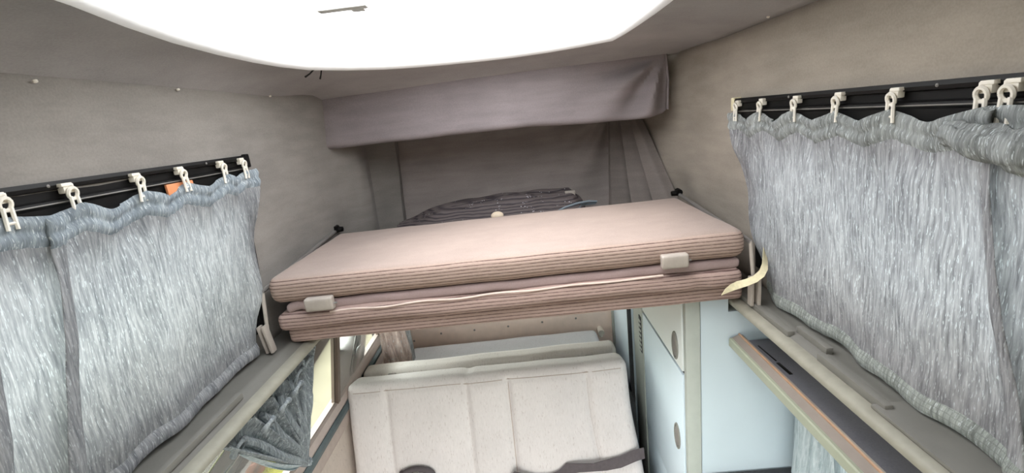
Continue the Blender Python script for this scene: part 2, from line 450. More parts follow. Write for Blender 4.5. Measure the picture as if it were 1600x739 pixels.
# slack felt gathered into pleats in the rear right corner, fanning down from the valance
def drape_fn(u, v):
    top = Vector((lerp(0.430, 0.500, u), lerp(2.285, 2.19, u), 1.80))
    bot = Vector((lerp(0.385, 0.650, u), lerp(2.285, 1.80, u), 1.18))
    k = 0.30 + 0.70*v                                                # pleats open out downwards
    p = top.lerp(bot, v)
    e = min(1, min(u, 1-u)/0.06)
    f = (1-abs(math.sin(u*3.2*PI+0.5+0.6*math.sin(v*2))))**1.3
    q = 0.052*f*e*(0.35+0.65*v) + 0.008*nz(u*6, v*2, 7, 1)*e - 0.03*(1-sm(min(u, 1-u)/0.05))
    return p + Vector((-0.88, -0.47, 0))*q
struct('pleated_corner', MB().grid(120, 30, drape_fn), FELT_D, wb_, sharp=180)

# the padded fabric valance under the roof, over the rear of the bed
def valance_deform(p):
    x, y, z = p
    front = sm((1.98-y)/0.1)
    y2 = y + front*0.006*nz(x, z, 1, 5)
    # creases fanning out of the upper right corner
    d = Vector((x-0.57, z-1.92)); a = math.atan2(-d.y, -d.x)
    y2 += front*0.022*gauss(d.length-0.15, 0.12)*sm((d.length-0.02)/0.08)*math.sin(a*9)
    z2 = z - 0.020*sm((1.85-z)/0.12)*sm((x+0.1)/0.6) + 0.012*sm((1.85-z)/0.12)*sm((x-0.50)/0.09) + 0.004*nz(x, y, 2, 6)
    x2 = x + (0.012 if x < -0.7 else 0)*math.sin(z*20)
    return (x2, y2, z2)
va = struct('trim_1', MB().cushion((-0.795, 1.85, 1.715), (0.585, 2.30, 1.945), 0.022, (120, 6, 30), valance_deform), FELT_V)
va['label'] = 'grey felt covered padded valance under the roof at the rear'
struct('piping', MB().tube([(-0.786, 1.853, 1.91), (-0.786, 1.85, 1.83), (-0.780, 1.85, 1.735)], 0.004), FELT_W, va)
struct('piping', MB().tube([(0.578, 1.856, 1.93), (0.583, 1.85, 1.83), (0.578, 1.852, 1.72)], 0.004), FELT_V, va)

# hatch rim in plan; the ceiling runs from the wall creases up to it
RIM = [(-0.50, 0.36), (-0.525, 0.50), (-0.549, 0.644), (-0.581, 0.768), (-0.606, 0.898), (-0.620, 1.05), (-0.621, 1.186), (-0.612, 1.30), (-0.585, 1.41),
       (-0.51, 1.51), (-0.418, 1.590), (-0.32, 1.635), (-0.215, 1.664), (-0.10, 1.682), (0.003, 1.688), (0.12, 1.665), (0.22, 1.625), (0.319, 1.566),
       (0.332, 1.46), (0.338, 1.351), (0.343, 1.20), (0.343, 1.09), (0.34, 0.80), (0.335, 0.5), (0.33, 0.36), (0.1, 0.33), (-0.2, 0.33)]
def dense(loop, k):
    out = []
    for i in range(len(loop)):
        a, b = Vector(loop[i]), Vector(loop[(i+1) % len(loop)])
        for q in range(k): out.append(a.lerp(b, q/k))
    return out
RIMD = dense(RIM, 4); NR = len(RIMD)
def ring(inset, z, bow=0.0):
    c = Vector((-0.13, 1.0))
    return [((c+(p-c)*(1-inset/ max(0.2, (p-c).length))).to_tuple())+(z,) for p in RIMD]
def ceil_fn(u, v):
    i = round(u*NR) % NR; p = RIMD[i]
    c = Vector((-0.13, 0.95)); d = (p-c).normalized()
    ts = []
    for lim, ax, in ((-0.795, 0), (0.655, 0), (1.87, 1), (Y0, 1)):
        if abs(d[ax]) > 1e-6:
            t = (lim-c[ax])/d[ax]
            if t > 0: ts.append(t)
    o = c+d*min(ts)
    q = o.lerp(p, v)
    zo = lerp(1.902, 1.922, (o.x+0.795)/1.45)
    e = math.sin(v*PI/2)
    z = lerp(zo, 1.960, e) + 0.004*nz(q.x, q.y, 4, 4)*math.sin(v*PI)
    return (q.x, q.y, z)
ce_ = struct('ceiling', MB().grid(NR, 14, ceil_fn, closed_u=True), FELT_C, solid=0.006)
# felt roof end between ceiling edge and rear wall, above the valance
struct('roof_end', MB().box((-0.80, 1.86, 1.935), (0.66, 2.40, 1.955)), FELT_C, ce_)
for p in [(-0.775, 1.108, 1.903), (-0.765, 1.50, 1.905), (0.636, 1.235, 1.923), (-0.775, 0.78, 1.897)]:
    struct('screw_cap', MB().disc(p, (1, 0, 0.3) if p[0] < 0 else (1, 0, -0.3), (0, -1, 0), 0.0036, 0.0036, 0.0035, 10, 0.001), WHITE, ce_)

struct('added_front_wall', MB().box((-0.86, Y0-0.03, 1.30), (0.72, Y0, 1.96)), FELT_W)  # unseen wall, added to cut light from the open front
# roof hatch: white well, inner frame, clear dome, handle
ht = thing('roof_hatch', (-0.13, 1.0, 1.96), 'large white framed roof hatch with bright clear dome overhead', 'roof hatch')
def loft(rings, n):
    mb = MB(); mb.add([p for r_ in rings for p in r_], [(j*n+i, j*n+(i+1) % n, (j+1)*n+(i+1) % n, (j+1)*n+i) for j in range(len(rings)-1) for i in range(n)])
    return mb
obj('hatch_frame', loft([ring(-0.008, 1.953), ring(0.004, 1.957), ring(0.010, 1.965), ring(0.016, 2.040), ring(0.016, 2.050), ring(-0.03, 2.06), ring(-0.03, 1.975)], NR), HATCHW, ht)
M = Mat('hatch dome acrylic', (1, 1, 1, 1), 0.2, 0.4)
_t = M.n.new('ShaderNodeBsdfTransparent'); _t.inputs[0].default_value = (0.97, 0.98, 1, 1)
_l = M.n.new('ShaderNodeBsdfTranslucent'); _l.inputs[0].default_value = (0.95, 0.95, 0.95, 1)
_m = M.n.new('ShaderNodeMixShader'); M.l.new(M.ramp(M.noise(2.5, 3), [(0.3, (0.2, 0.2, 0.2, 1)), (0.7, (0.35, 0.35, 0.35, 1))]), _m.inputs[0])
M.l.new(_t.outputs[0], _m.inputs[1]); M.l.new(_l.outputs[0], _m.inputs[2]); M.l.new(_m.outputs[0], M.out.inputs[0])
dm = loft([ring(0.015, 2.042), ring(0.09, 2.075), ring(0.18, 2.10), ring(0.19, 2.101)], NR)
cap = ring(0.19, 2.101); k0 = len(dm.v); dm.v.append((-0.13, 1.0, 2.12)); n0 = k0-NR
for i in range(NR): dm.f.append((n0+i, n0+(i+1) % NR, k0)); dm.mi.append(0)
obj('dome', dm, M.m, ht)
hb = MB().box((-0.41, 1.080, 2.020), (-0.30, 1.108, 2.032), 0.005).box((-0.345, 1.105, 2.022), (-0.315, 1.135, 2.032), 0.004)
obj('handle', hb.tube([(-0.385, 1.102, 2.025), (-0.385, 1.102, 2.11)], 0.006).tube([(-0.325, 1.102, 2.025), (-0.325, 1.102, 2.11)], 0.006), HAND, ht)
for k, (a, b) in enumerate((((-0.580, 1.428, 1.956), (-0.614, 1.434, 1.938)), ((-0.566, 1.447, 1.956), (-0.588, 1.478, 1.934)))):
    tag(obj('elastic_cord', MB().tube([a, Vector(a).lerp(Vector(b), .5)+Vector((0, 0, -.002)), b], [0.0022, 0.0022, 0.0028], 6), CORD_BLK),
        ('short black cord end at the hatch corner, the left of the pair' if k == 0 else 'short black cord end at the hatch corner, the right of the pair'), 'cord', 'black cord ends at the hatch corner')

# moulded ledges along both sides (the cut edge of the metal roof)
def ledge(side):
    if side < 0: P = [(-0.86, 1.168), (-0.775, 1.166), (-0.765, 1.170), (-0.750, 1.170), (-0.738, 1.163), (-0.722, 1.161)]
    else: P = [(0.70, 1.168), (0.640, 1.166), (0.630, 1.170), (0.616, 1.166), (0.606, 1.160), (0.598, 1.1615)]
    mb = MB().prof(P, Y0, 2.31)
    return mb
def lip(side):
    s = side
    a = 0.694 if s < 0 else 0.573
    P = [(s*(a+0.032), 1.161), (s*(a+0.020), 1.1625), (s*(a+0.008), 1.160), (s*(a+0.002), 1.155), (s*a, 1.149), (s*(a+0.002), 1.142), (s*(a+0.01), 1.138), (s*(a+0.05), 1.134), (s*0.86 if s < 0 else 0.70, 1.124)]
    return MB().prof(P, Y0, 2.31)
for s, nm in ((-1, 'trim_2'), (1, 'trim_3')):
    l_ = struct(nm, ledge(s), LEDGE)
    l_['label'] = 'grey moulded plastic ledge along the left side' if s < 0 else 'grey moulded plastic ledge along the right side'
    struct('ledge_lip', lip(s), LIP, l_)
    if s < 0:
        struct('raised_rib', MB().box((-0.752, 0.60, 1.166), (-0.736, 0.985, 1.182), 0.003), LEDGE, l_)
    else:
        struct('raised_rib', MB().box((0.626, 0.935, 1.164), (0.642, 1.05, 1.184), 0.003), LEDGE, l_)
        struct('raised_rib', MB().box((0.602, 0.735, 1.160), (0.618, 0.93, 1.179), 0.003), LEDGE, l_)
        struct('raised_rib', MB().box((0.600, 1.04, 1.160), (0.618, 1.30, 1.176), 0.003), LEDGE, l_)
        struct('end_plate', MB().box((0.592, Y0, 1.163), (0.69, 0.755, 1.1715), 0.003), LEDGE, l_)

# roof windows behind the curtains
def roof_window(side, nm, y0, y1):
    s = side; X = lambda z: s*(lerp(0.842, 0.785, (z-1.15)/0.77) if s < 0 else lerp(0.704, 0.660, (z-1.15)/0.77))
    mb = MB()
    def strip(ya, yb, za, zb, t=0.012):
        vs_ = []
        for y in (ya, yb):
            for z in (za, zb):
                for d in (-t, 0.02): vs_.append((X(z)+s*d, y, z))
        mb.add(vs_, [(0, 1, 3, 2), (4, 6, 7, 5), (0, 4, 5, 1), (2, 3, 7, 6), (0, 2, 6, 4), (1, 5, 7, 3)])
    strip(y0-0.02, y1+0.015, 1.625, 1.672); strip(y0-0.02, y1+0.015, 1.225, 1.255); strip(y1-0.025, y1+0.015, 1.255, 1.625); strip(y0-0.02, y0+0.02, 1.255, 1.625)
    w = struct(nm, mb, DARKF, smooth=False)
    za, zb = 1.25, 1.63
    struct('pane', MB().add([(X(za)+s*0.008, y0, za), (X(za)+s*0.008, y1, za), (X(zb)+s*0.008, y1, zb), (X(zb)+s*0.008, y0, zb)], [(0, 1, 2, 3)]), GLASSU, w, solid=0.004)
    return w
w1 = roof_window(-1, 'window_1', 0.15, 1.28)
w2 = roof_window(1, 'window_2', 0.15, 1.36)
struct('orange_patch', MB().box((-0.789, 1.00, 1.668), (-0.783, 1.085, 1.695), 0.002), AMBER, w1)  # small orange box above the left roof window

# lower left side: leaning window, sill, seal, linings
def xl(z): return -lerp(0.862, 0.780, (z-0.70)/0.42)
w3f = MB()
for ya, yb in ((Y0, Y0+0.05), (1.635, 1.66), (2.24, 2.30)):
    vs_ = []
    for y in (ya, yb):
        for z in (0.70, 1.14):
            for d in (-0.014, 0.014): vs_.append((xl(z)+d, y, z))
    w3f.add(vs_, [(0, 1, 3, 2), (4, 6, 7, 5), (0, 4, 5, 1), (2, 3, 7, 6), (0, 2, 6, 4), (1, 5, 7, 3)])
w3 = struct('window_3', w3f, POST, smooth=False)
for ya, yb in ((Y0+0.05, 1.635), (1.66, 2.24)):
    struct('pane', MB().add([(xl(0.70), ya, 0.70), (xl(0.70), yb, 0.70), (xl(1.14), yb, 1.14), (xl(1.14), ya, 1.14)], [(0, 1, 2, 3)]), GLASS, w3, solid=0.004)
struct('sill', MB().prof([(-0.885, 0.722), (-0.858, 0.722), (-0.846, 0.716), (-0.842, 0.690), (-0.85, 0.672), (-0.885, 0.672)], Y0, 2.30, closed=True), SILL, w3, smooth=False)
struct('seal', MB().prof([(-0.885, 0.674), (-0.846, 0.672), (-0.838, 0.660), (-0.842, 0.640), (-0.852, 0.630), (-0.885, 0.63)], Y0, 2.33, closed=True), SEAL, w3)
sl = MB().prof([(-0.885, 0.632), (-0.856, 0.630), (-0.852, 0.622), (-0.853, 0.578), (-0.86, 0.570), (-0.885, 0.57)], Y0, Y1, closed=True)
t4 = struct('trim_4', sl, LTRIM); t4['label'] = 'beige lining strip under the left window'
struct('lower_lining', MB().prof([(-0.90, 0.0), (-0.868, 0.0), (-0.864, 0.566), (-0.872, 0.572), (-0.90, 0.572)], Y0, Y1, closed=True), LFAB, t4)
struct('rear_pillar', MB().prof([(-0.90, 0.572), (-0.858, 0.632), (-0.85, 0.70), (-0.78, 1.124), (-0.90, 1.124)], 2.26, Y1, closed=True), DARKT, t4)
struct('body_side', MB().prof([(-0.90, 1.12), (-0.90, 1.16), (-0.78, 1.16), (-0.78, 1.12)], Y0, Y1, closed=True), LEDGE, t4)

# lower right side
w4f = MB().box((0.855, 0.15, 0.50), (0.885, 0.19, 1.12)).box((0.855, 1.16, 0.50), (0.885, 1.20, 1.12))
w4 = struct('window_4', w4f, POST)
struct('pane', MB().box((0.868, 0.19, 0.55), (0.872, 1.16, 1.10)), GLASS, w4)
t5 = struct('trim_5', MB().box((0.86, Y0, 0.0), (0.89, 2.46, 0.55)).box((0.86, 1.20, 0.55), (0.89, 2.46, 1.15)).box((0.86, Y0, 0.55), (0.89, 0.15, 1.15)).box((0.70, Y0, 1.10), (0.89, 2.46, 1.155)), LTRIM)
t5['label'] = 'beige lining of the lower right side behind the cabinets'

fl = struct('floor', MB().box((-0.90, Y0, -0.03), (0.89, Y1+0.04, 0.0)), FLOORM)
tg = struct('door_1', MB().box((-0.90, 2.46, 0.0), (0.89, 2.49, 0.74)).box((-0.90, 2.46, 1.10), (0.89, 2.49, 1.30)).box((-0.90, 2.46, 0.74), (-0.76, 2.49, 1.10)).box((0.40, 2.46, 0.74), (0.89, 2.49, 1.10)), PANEL)
tg['label'] = 'tailgate with pinkish beige lining held by a row of small screws'
for x, z in ((-0.575, 0.591), (-0.379, 0.592), (-0.181, 0.595), (0.017, 0.601), (0.212, 0.604), (-0.74, 0.56)):
    struct('screw', MB().disc((x, 2.46, z), (1, 0, 0), (0, 0, 1), 0.006, 0.006, 0.003, 10, 0.001), STEEL, tg)
w5 = struct('added_rear_window', MB().box((-0.77, 2.468, 0.735), (-0.745, 2.482, 1.105)).box((0.385, 2.468, 0.735), (0.41, 2.482, 1.105)).box((-0.745, 2.468, 0.735), (0.385, 2.482, 0.755)).box((-0.745, 2.468, 1.085), (0.385, 2.482, 1.105)), DARKF, smooth=False)  # unseen window behind the bed, added to bring light to the rear
struct('pane', MB().box((-0.75, 2.473, 0.75), (0.39, 2.477, 1.09)), GLASS, w5)
struct('peg', MB().tube([(0.345, 2.46, 0.525), (0.345, 2.40, 0.525)], 0.018, 10).tube([(0.345, 2.43, 0.525), (0.345, 2.43, 0.49)], 0.010, 8), WHITE, tg)
struct('roof_back', MB().box((-0.90, 2.335, 1.12), (0.89, 2.36, 1.96)), FELT_B, wb_)

# ------------------------------------------------------------------ fold-away roof bed
def top_def(p):
    x, y, z = p
    t = (z-1.303)/0.085
    if t > 0.7: z += 0.004*nz(x, y, 1, 5) + 0.004*math.sin((x+0.77)/1.36*PI)*sm((y-1.24)/0.1)*sm((1.8-y)/0.3)
    if t < 0.3: z += 0.003*nz(x, y, 2, 7)
    y += 0.004*nz(x, z, 3, 6)*sm((1.4-y)/0.1) - 0.004*math.sin(t*PI)*sm((1.3-y)/0.05)
    return (x, y, z)
tb = MB().cushion((-0.772, 1.238, 1.304), (0.594, 1.795, 1.387), 0.030, (70, 26, 5), top_def)
# plain velour on top, ribbed border below the front edge
for k, f in enumerate(tb.f):
    a_, b_, c_ = (Vector(tb.v[i]) for i in f[:3])
    tb.mi[k] = 1 if (b_-a_).cross(c_-a_).normalized().z > 0.80 else 0
tag(obj('bed_cushion', tb, [CORD, VEL], sharp=80), 'thick pinkish beige top cushion of the folded roof bed, smooth above and ribbed in front', 'cushion', 'folded roof bed cushions')
mdl = thing('bed_cushion', (-0.09, 1.5, 1.217), 'middle cushion of the folded roof bed with two beige clips', 'cushion', 'folded roof bed cushions')
def mid_def(p):
    x, y, z = p
    f = sm((1.35-y)/0.1)
    z += 0.004*nz(x, y, 7, 5) + f*0.003*math.sin(x*9)
    y += f*(0.006*nz(x, z, 8, 5)+0.010*gauss(x-0.46, 0.02)*sm((1.27-z)/0.05))
    return (x, y, z)
obj('cover', MB().cushion((-0.765, 1.232, 1.2225), (0.585, 1.785, 1.276), 0.020, (70, 10, 4), mid_def), CORD2, mdl, sharp=80)
def fold_def(p):
    x, y, z = p
    z += 0.004*nz(x, y, 9, 12) + 0.006*math.sin(x*70)*gauss(x+0.70, 0.06)
    y += 0.004*nz(x, z, 11, 18)
    return (x, y, z)
obj('folded_flap', MB().cushion((-0.735, 1.247, 1.273), (0.582, 1.50, 1.303), 0.012, (90, 4, 2), fold_def), FOLD, mdl, sharp=80)
obj('piping', MB().tube([(lerp(-0.60, 0.36, k/30), 1.234+0.002*math.sin(k), 1.270+0.008*k/30+0.002*math.sin(k*0.9)) for k in range(31)], 0.003, 6), PIPE, mdl)
for x0, x1, zz, rr in ((-0.660, -0.578, 1.282, 0.03), (0.353, 0.427, 1.302, 0.0)):
    cl = MB().cushion((x0, 1.212, zz), (x1, 1.236, zz+0.040), 0.006, (4, 2, 4), lambda p: (p[0], p[1]+0.25*max(0, abs(p[2]-zz-0.02)-0.012), p[2]))
    c_ = obj('clip', cl, PLA, mdl); c_['label'] = 'beige plastic clip'
    obj('pin', MB().tube([(x1-0.002, 1.224, zz+0.018), (x1+0.009, 1.226, zz+0.018)], 0.003, 6), STEEL, c_)
def bot_def(p):
    x, y, z = p
    z += 0.002*nz(x, y, 13, 5)
    y += sm((1.35-y)/0.1)*0.004*nz(x, z, 14, 5)
    return (x, y, z)
tag(obj('bed_cushion', MB().cushion((-0.755, 1.262, 1.170), (0.598, 1.775, 1.2205), 0.014, (60, 10, 4), bot_def), CORD2, sharp=80),
    'thin shaded lowest cushion of the folded roof bed, set back a little', 'cushion', 'folded roof bed cushions')
tag(obj('bed_board', MB().box((-0.675, 1.36, 1.135), (0.37, 2.18, 1.164), 0.004), SHELF_T), 'flat board carrying the roof bed between the side ledges', 'board')

def bracket(s, x, label):
    b = thing('bed_bracket', (x, 1.2, 1.17), label, 'bracket', 'metal brackets at the bed ends')
    obj('rod', MB().tube([(x, 1.815, 1.392), (x+s*0.004, 1.5, 1.368), (x+s*0.006, 1.24, 1.348)], 0.0065, 8), STEEL, b)
    obj('knob', MB().tube([(x-s*0.028, 1.815, 1.396), (x+s*0.006, 1.815, 1.396)], [0.010, 0.012], 10).tube([(x, 1.80, 1.40), (x, 1.83, 1.402)], 0.012, 8), BLACK, b)
    xx = x+s*0.004
    obj('arm', MB().tube([(x+s*0.006, 1.245, 1.350), (xx, 1.232, 1.30), (xx+s*0.002, 1.222, 1.235)], 0.0055, 8), PLA, b)
    tl = Matrix.Rotation(-0.12, 3, 'Y') if s < 0 else Matrix.Identity(3)
    mb = MB()
    for d0, d1, ya in ((-0.013, -0.005, 1.205), (0.004, 0.012, 1.200)):
        mb.box((xx+d0, ya, 1.172), (xx+d1, ya+0.022, 1.256), 0.0015, tl, (xx, ya, 1.172))
    mb.box((xx-0.010, 1.222, 1.175), (xx+0.010, 1.226, 1.25), 0.001, tl, (xx, 1.2, 1.172))
    obj('channel', mb, PLA, b)
    return b
bracket(-1, -0.782, 'grey metal folding bracket at the left end of the roof bed')
bracket(1, 0.601, 'grey metal folding bracket at the right end of the roof bed by the strap')
pts = [(0.512, 1.196, 1.228), (0.530, 1.198, 1.236), (0.552, 1.200, 1.2425), (0.575, 1.198, 1.248), (0.598, 1.196, 1.257), (0.616, 1.198, 1.270), (0.630, 1.210, 1.284), (0.642, 1.232, 1.298), (0.656, 1.262, 1.312), (0.676, 1.29, 1.33)]
wd = [(0.55, 0.0, 0.85), (0.2, 0.2, 0.9), (0, 0.5, 0.8), (0, 0.75, 0.65), (-0.1, 0.8, 0.6), (-0.3, 0.75, 0.6), (-0.5, 0.5, 0.7), (-0.5, 0.3, 0.8), (-0.4, 0.1, 0.9), (-0.3, 0, 1)]
tag(obj('strap', MB().ribbon(pts, wd, 0.021), STRAP, sharp=60), 'cream webbing strap curling from the right curtain over the bed end', 'strap')

# things lying behind the folded bed
def blank_fn(u, v):
    x = lerp(-0.635, 0.29, u)
    tb_ = interp([(-0.635, 1.17), (-0.60, 1.33), (-0.36, 1.394), (-0.09, 1.407), (0.2, 1.398), (0.25, 1.36), (0.29, 1.17)], x)
    y = lerp(1.88, 2.27, v)
    h = sm(v/0.45) if v < 0.62 else sm((1-v)/0.2)
    z = 1.166 + (tb_-1.166)*h + 0.012*nz(x, y, 1, 9)*h + 0.004*math.sin((z_ := y*150+3*nz(x, y, 0, 5)))*h
    return (x, y, max(1.166, z))
tag(obj('blanket', MB().grid(110, 60, blank_fn), BLANKET, solid=0.004), 'dark grey folded cloth with wavy ridges and glittering specks heaped behind the bed', 'blanket')
tag(obj('knob', MB().disc((-0.129, 1.915, 1.362), (1, 0, 0), (0, 0.3, 1), 0.027, 0.017, 0.012, 20, 0.006), CREAMK), 'small oval cream knob lying on the dark cloth behind the bed', 'knob')
tag(obj('cable', MB().tube([(0.10, 1.90, 1.345), (0.16, 1.91, 1.368), (0.21, 1.92, 1.377), (0.26, 1.925, 1.380), (0.295, 1.93, 1.374), (0.29, 1.935, 1.367), (0.23, 1.935, 1.366), (0.22, 1.93, 1.352), (0.14, 1.92, 1.345)], 0.005, 8), CABLE), 'blue grey looped sleeve at the right end of the dark cloth', 'cable')
tag(obj('block', MB().box((0.178, 2.07, 1.386), (0.223, 2.095, 1.408), 0.004), PLA), 'small beige block on top of the dark cloth behind the bed', 'block')

# ------------------------------------------------------------------ curtain rails, gliders and curtains
def rail(s, x, y0, y1, label):
    r = thing('curtain_rail', (x, y1, 1.672), label, 'curtain rail')
    obj('channel', MB().prof([(x+s*0.022, 1.735), (x-s*0.004, 1.735), (x-s*0.006, 1.728), (x-s*0.004, 1.722), (x+s*0.004, 1.720), (x+s*0.004, 1.706), (x-s*0.004, 1.703), (x-s*0.005, 1.697), (x+s*0.001, 1.692), (x+s*0.003, 1.668), (x+s*0.022, 1.668)], y0, y1, closed=True), BLACK, r, smooth=False)
    obj('lip_highlight', MB().tube([(x-s*0.0048, y0, 1.6985), (x-s*0.0048, y1-0.01, 1.6985)], 0.0014, 6), RLINE, r)  # lighter tube puts the highlight of the rail's lower edge into colour
    obj('end_stop', MB().box((min(x-s*0.008, x+s*0.016), y1-0.008, 1.700), (max(x-s*0.008, x+s*0.016), y1+0.012, 1.738), 0.003), BLACK if s < 0 else STRAP, r)
    for y in (0.35, 0.75, 1.15):
        obj('screw', MB().disc((x-s*0.0055, y, 1.728), (0, 1, 0), (0, 0, -s), 0.003, 0.003, 0.001, 8, 0.001), RLINE, r)
    return r
rail(-1, -0.790, 0.05, 1.325, 'black curtain rail on the left roof wall')
rail(1, 0.650, 0.05, 1.440, 'black curtain rail on the right roof wall')
def glider(s, x, y, lean, label):
    g = thing('curtain_glider', (x, y, 1.668), label, 'curtain hook', 'white gliders on the curtain rails')
    k = -s                                                          # towards the room
    obj('runner', MB().box((min(x, x+k*0.012), y-0.010, 1.712), (max(x, x+k*0.012), y+0.010, 1.728), 0.002)
        .box((min(x+k*0.004, x+k*0.014), y-0.014, 1.7235), (max(x+k*0.004, x+k*0.014), y+0.006, 1.7295), 0.0015), WHITE, g)
    c = Vector((x+k*0.015, y, 1.711)); n = 14
    obj('ring', MB().tube([c+Vector((k*0.002*math.sin(2*PI*i/n), 0.0085*math.cos(2*PI*i/n), 0.0095*math.sin(2*PI*i/n))) for i in range(n+1)], 0.0032, 6, False), WHITE, g)
    a = Vector((x+k*0.015, y, 1.706)); d = lean
    obj('tongue', MB().tube([a+Vector((0, 0.006, 0)), a+Vector((k*0.003, 0.006+d, -0.034))], [0.0032, 0.0028], 6)
        .tube([a+Vector((0, -0.006, 0)), a+Vector((k*0.003, -0.008+d, -0.034))], [0.0032, 0.0028], 6)
        .tube([a+Vector((k*0.002, 0.007+d*0.6, -0.024)), a+Vector((k*0.002, -0.008+d*0.6, -0.024))], 0.0024, 6), WHITE, g)
LH = [1.292, 1.200, 1.050, 0.925, 0.778, 0.670]
RH = [1.405, 1.268, 1.113, 0.968, 0.826, 0.668, 0.634]
LHl = ['white curtain glider at the far end of the left rail', 'second white curtain glider from the far end of the left rail', 'white curtain glider on the left rail just past the orange patch',
       'fourth white curtain glider from the far end of the left rail', 'second nearest white curtain glider on the left rail', 'nearest white curtain glider on the left rail, cut by the photo edge']
RHl = ['white curtain glider at the far end of the right rail', 'second white curtain glider from the far end of the right rail', 'third white curtain glider from the far end of the right rail',
       'middle white curtain glider of the right rail', 'white curtain glider left of the long empty stretch of the right rail', 'second nearest white curtain glider on the right rail, beside the nearest', 'nearest white curtain glider on the right rail, at the folded header']
for y, l in zip(LH, LHl): glider(-1, -0.790, y, R.uniform(-0.008, 0.004), l)
for y, l in zip(RH, RHl): glider(1, 0.650, y, R.uniform(-0.004, 0.004), l)

def curtain(s, label, hooks, ytop, ybot, mats, zt, botz, deep, laps=()):
    """hooks: where the header hangs; ytop/ybot: (far, near) ends at top and bottom; deep: big folds [(y, amplitude, width)]"""
    mp, mh, mb_ = mats
    root = thing('curtain', (s*0.75, ybot[0], 1.17), label, 'curtain')
    xt = 0.776 if s < 0 else 0.634; xb = 0.812 if s < 0 else 0.662
    hs = sorted(hooks)
    def sag(y):                                                     # header droops between the hooks
        for a, b in zip(hs, hs[1:]):
            if a <= y <= b:
                t = (y-a)/(b-a); return math.sin(t*PI)*min(0.022, (b-a)*0.16), math.sin(t*2*PI)*min(0.012, (b-a)*0.1)
        return 0.0, 0.0
    H = 1.0
    def pt(u, w):                                                   # w: metres below the header top, full drop = 1
        yt = lerp(ytop[0], ytop[1], u); yb = lerp(ybot[0], ybot[1], u)
        y = lerp(yt, yb, w)
        sg, sw = sag(yt)
        z_top = zt - sg + 0.004*nz(yt, 0, s, 20); z_bot = interp(botz, y) + 0.003*math.sin(y*41) + 0.004*nz(y, 2, s, 9)
        z = lerp(z_top, z_bot, w)
        x = lerp(xt, xb, w)
        f = 0.006*nz(yt*1.0, w*0.5, s*3, 9) + 0.0035*nz(yt, w*0.3, s*5, 26)
        f += sw*max(0, 1-w*5)*1.2 + 0.004*math.sin(yt*75)*max(0, 1-w*4)
        f += 0.010*w*math.sin(y*17+s)*sm(w*2) * 0.6
        for (y0, a, wd_) in deep:
            f += a*gauss(yt-y0-0.02*w, wd_*(1+w*0.4))*(0.55+0.45*w)
        for (y0, A, wd_) in laps:                                   # pleats where the cloth doubles back on itself
            t = (yt-y0-0.01*math.sin(w*5))/(wd_*(0.8+0.5*w)); g = math.exp(-t*t)
            y += A*(0.75+0.5*w)*t*g; f += 0.016*t*g + 0.022*g*(0.6+0.6*w)
        f += 0.004*sm((w-0.93)/0.07)                                # the hem kicks out a little
        # far edge curls
        f += 0.010*gauss(u, 0.03)*math.sin(w*12)
        x2 = x - max(-0.010, f)
        return (s*x2, y, z)
    nU = 240
    obj('panel', MB().grid(nU, 90, lambda u, v: pt(u, lerp(0.075, 0.955, v))), mp, root, sharp=180)
    obj('header', MB().grid(nU, 14, lambda u, v: (lambda p: (p[0]-s*(0.004*abs(math.sin(v*2*PI))+0.0025*nz(u*140, v*3, s, 1)), p[1], p[2]))(pt(u, lerp(-0.012, 0.085, v)))), mh, root, sharp=180)
    obj('hem', MB().grid(nU, 10, lambda u, v: (lambda p: (p[0]-s*0.004*math.sin(v*PI), p[1], p[2]))(pt(u, lerp(0.935, 1.0, v)))), mb_, root, sharp=180)
    return root
curtain(-1, 'grey blue sheer curtain hanging from the left roof rail over a bright window', LH, (1.345, 0.30), (1.19, 0.26), (CUR_L, CUR_LH, CUR_L), 1.688,
        [(0.3, 1.178), (1.2, 1.180)], [(0.79, 0.012, 0.03), (0.93, 0.008, 0.03)], [(0.715, -0.085, 0.032), (0.595, -0.075, 0.030), (0.49, -0.07, 0.03), (0.39, -0.07, 0.03)])
cr = curtain(1, 'grey crinkled curtain hanging from the right roof rail', RH, (1.445, 0.28), (1.262, 0.24), (CUR_R, CUR_RT, CUR_RH), 1.690,
        [(0.3, 1.178), (1.25, 1.180)], [(0.8, 0.008, 0.04)], [(0.645, -0.07, 0.028), (0.54, -0.07, 0.03), (0.42, -0.07, 0.03)])
# the header flops over beside the nearest gliders of the right rail
def flop(u, v):
    y = lerp(0.690, 0.540, u)
    t = v*PI*1.15
    r = 0.012+0.008*math.sin(u*PI)
    x = 0.612 - 0.012*u - r*math.sin(t) + 0.005*math.sin(u*14)
    z = 1.668 - 0.010*u - 0.032*v*(0.5+0.8*u) + 0.011*math.cos(t) + 0.006*nz(y, v, 0, 40)
    return (x, y, z)
obj('header_fold', MB().grid(30, 20, flop), CUR_RT, cr, solid=0.002, sharp=180)

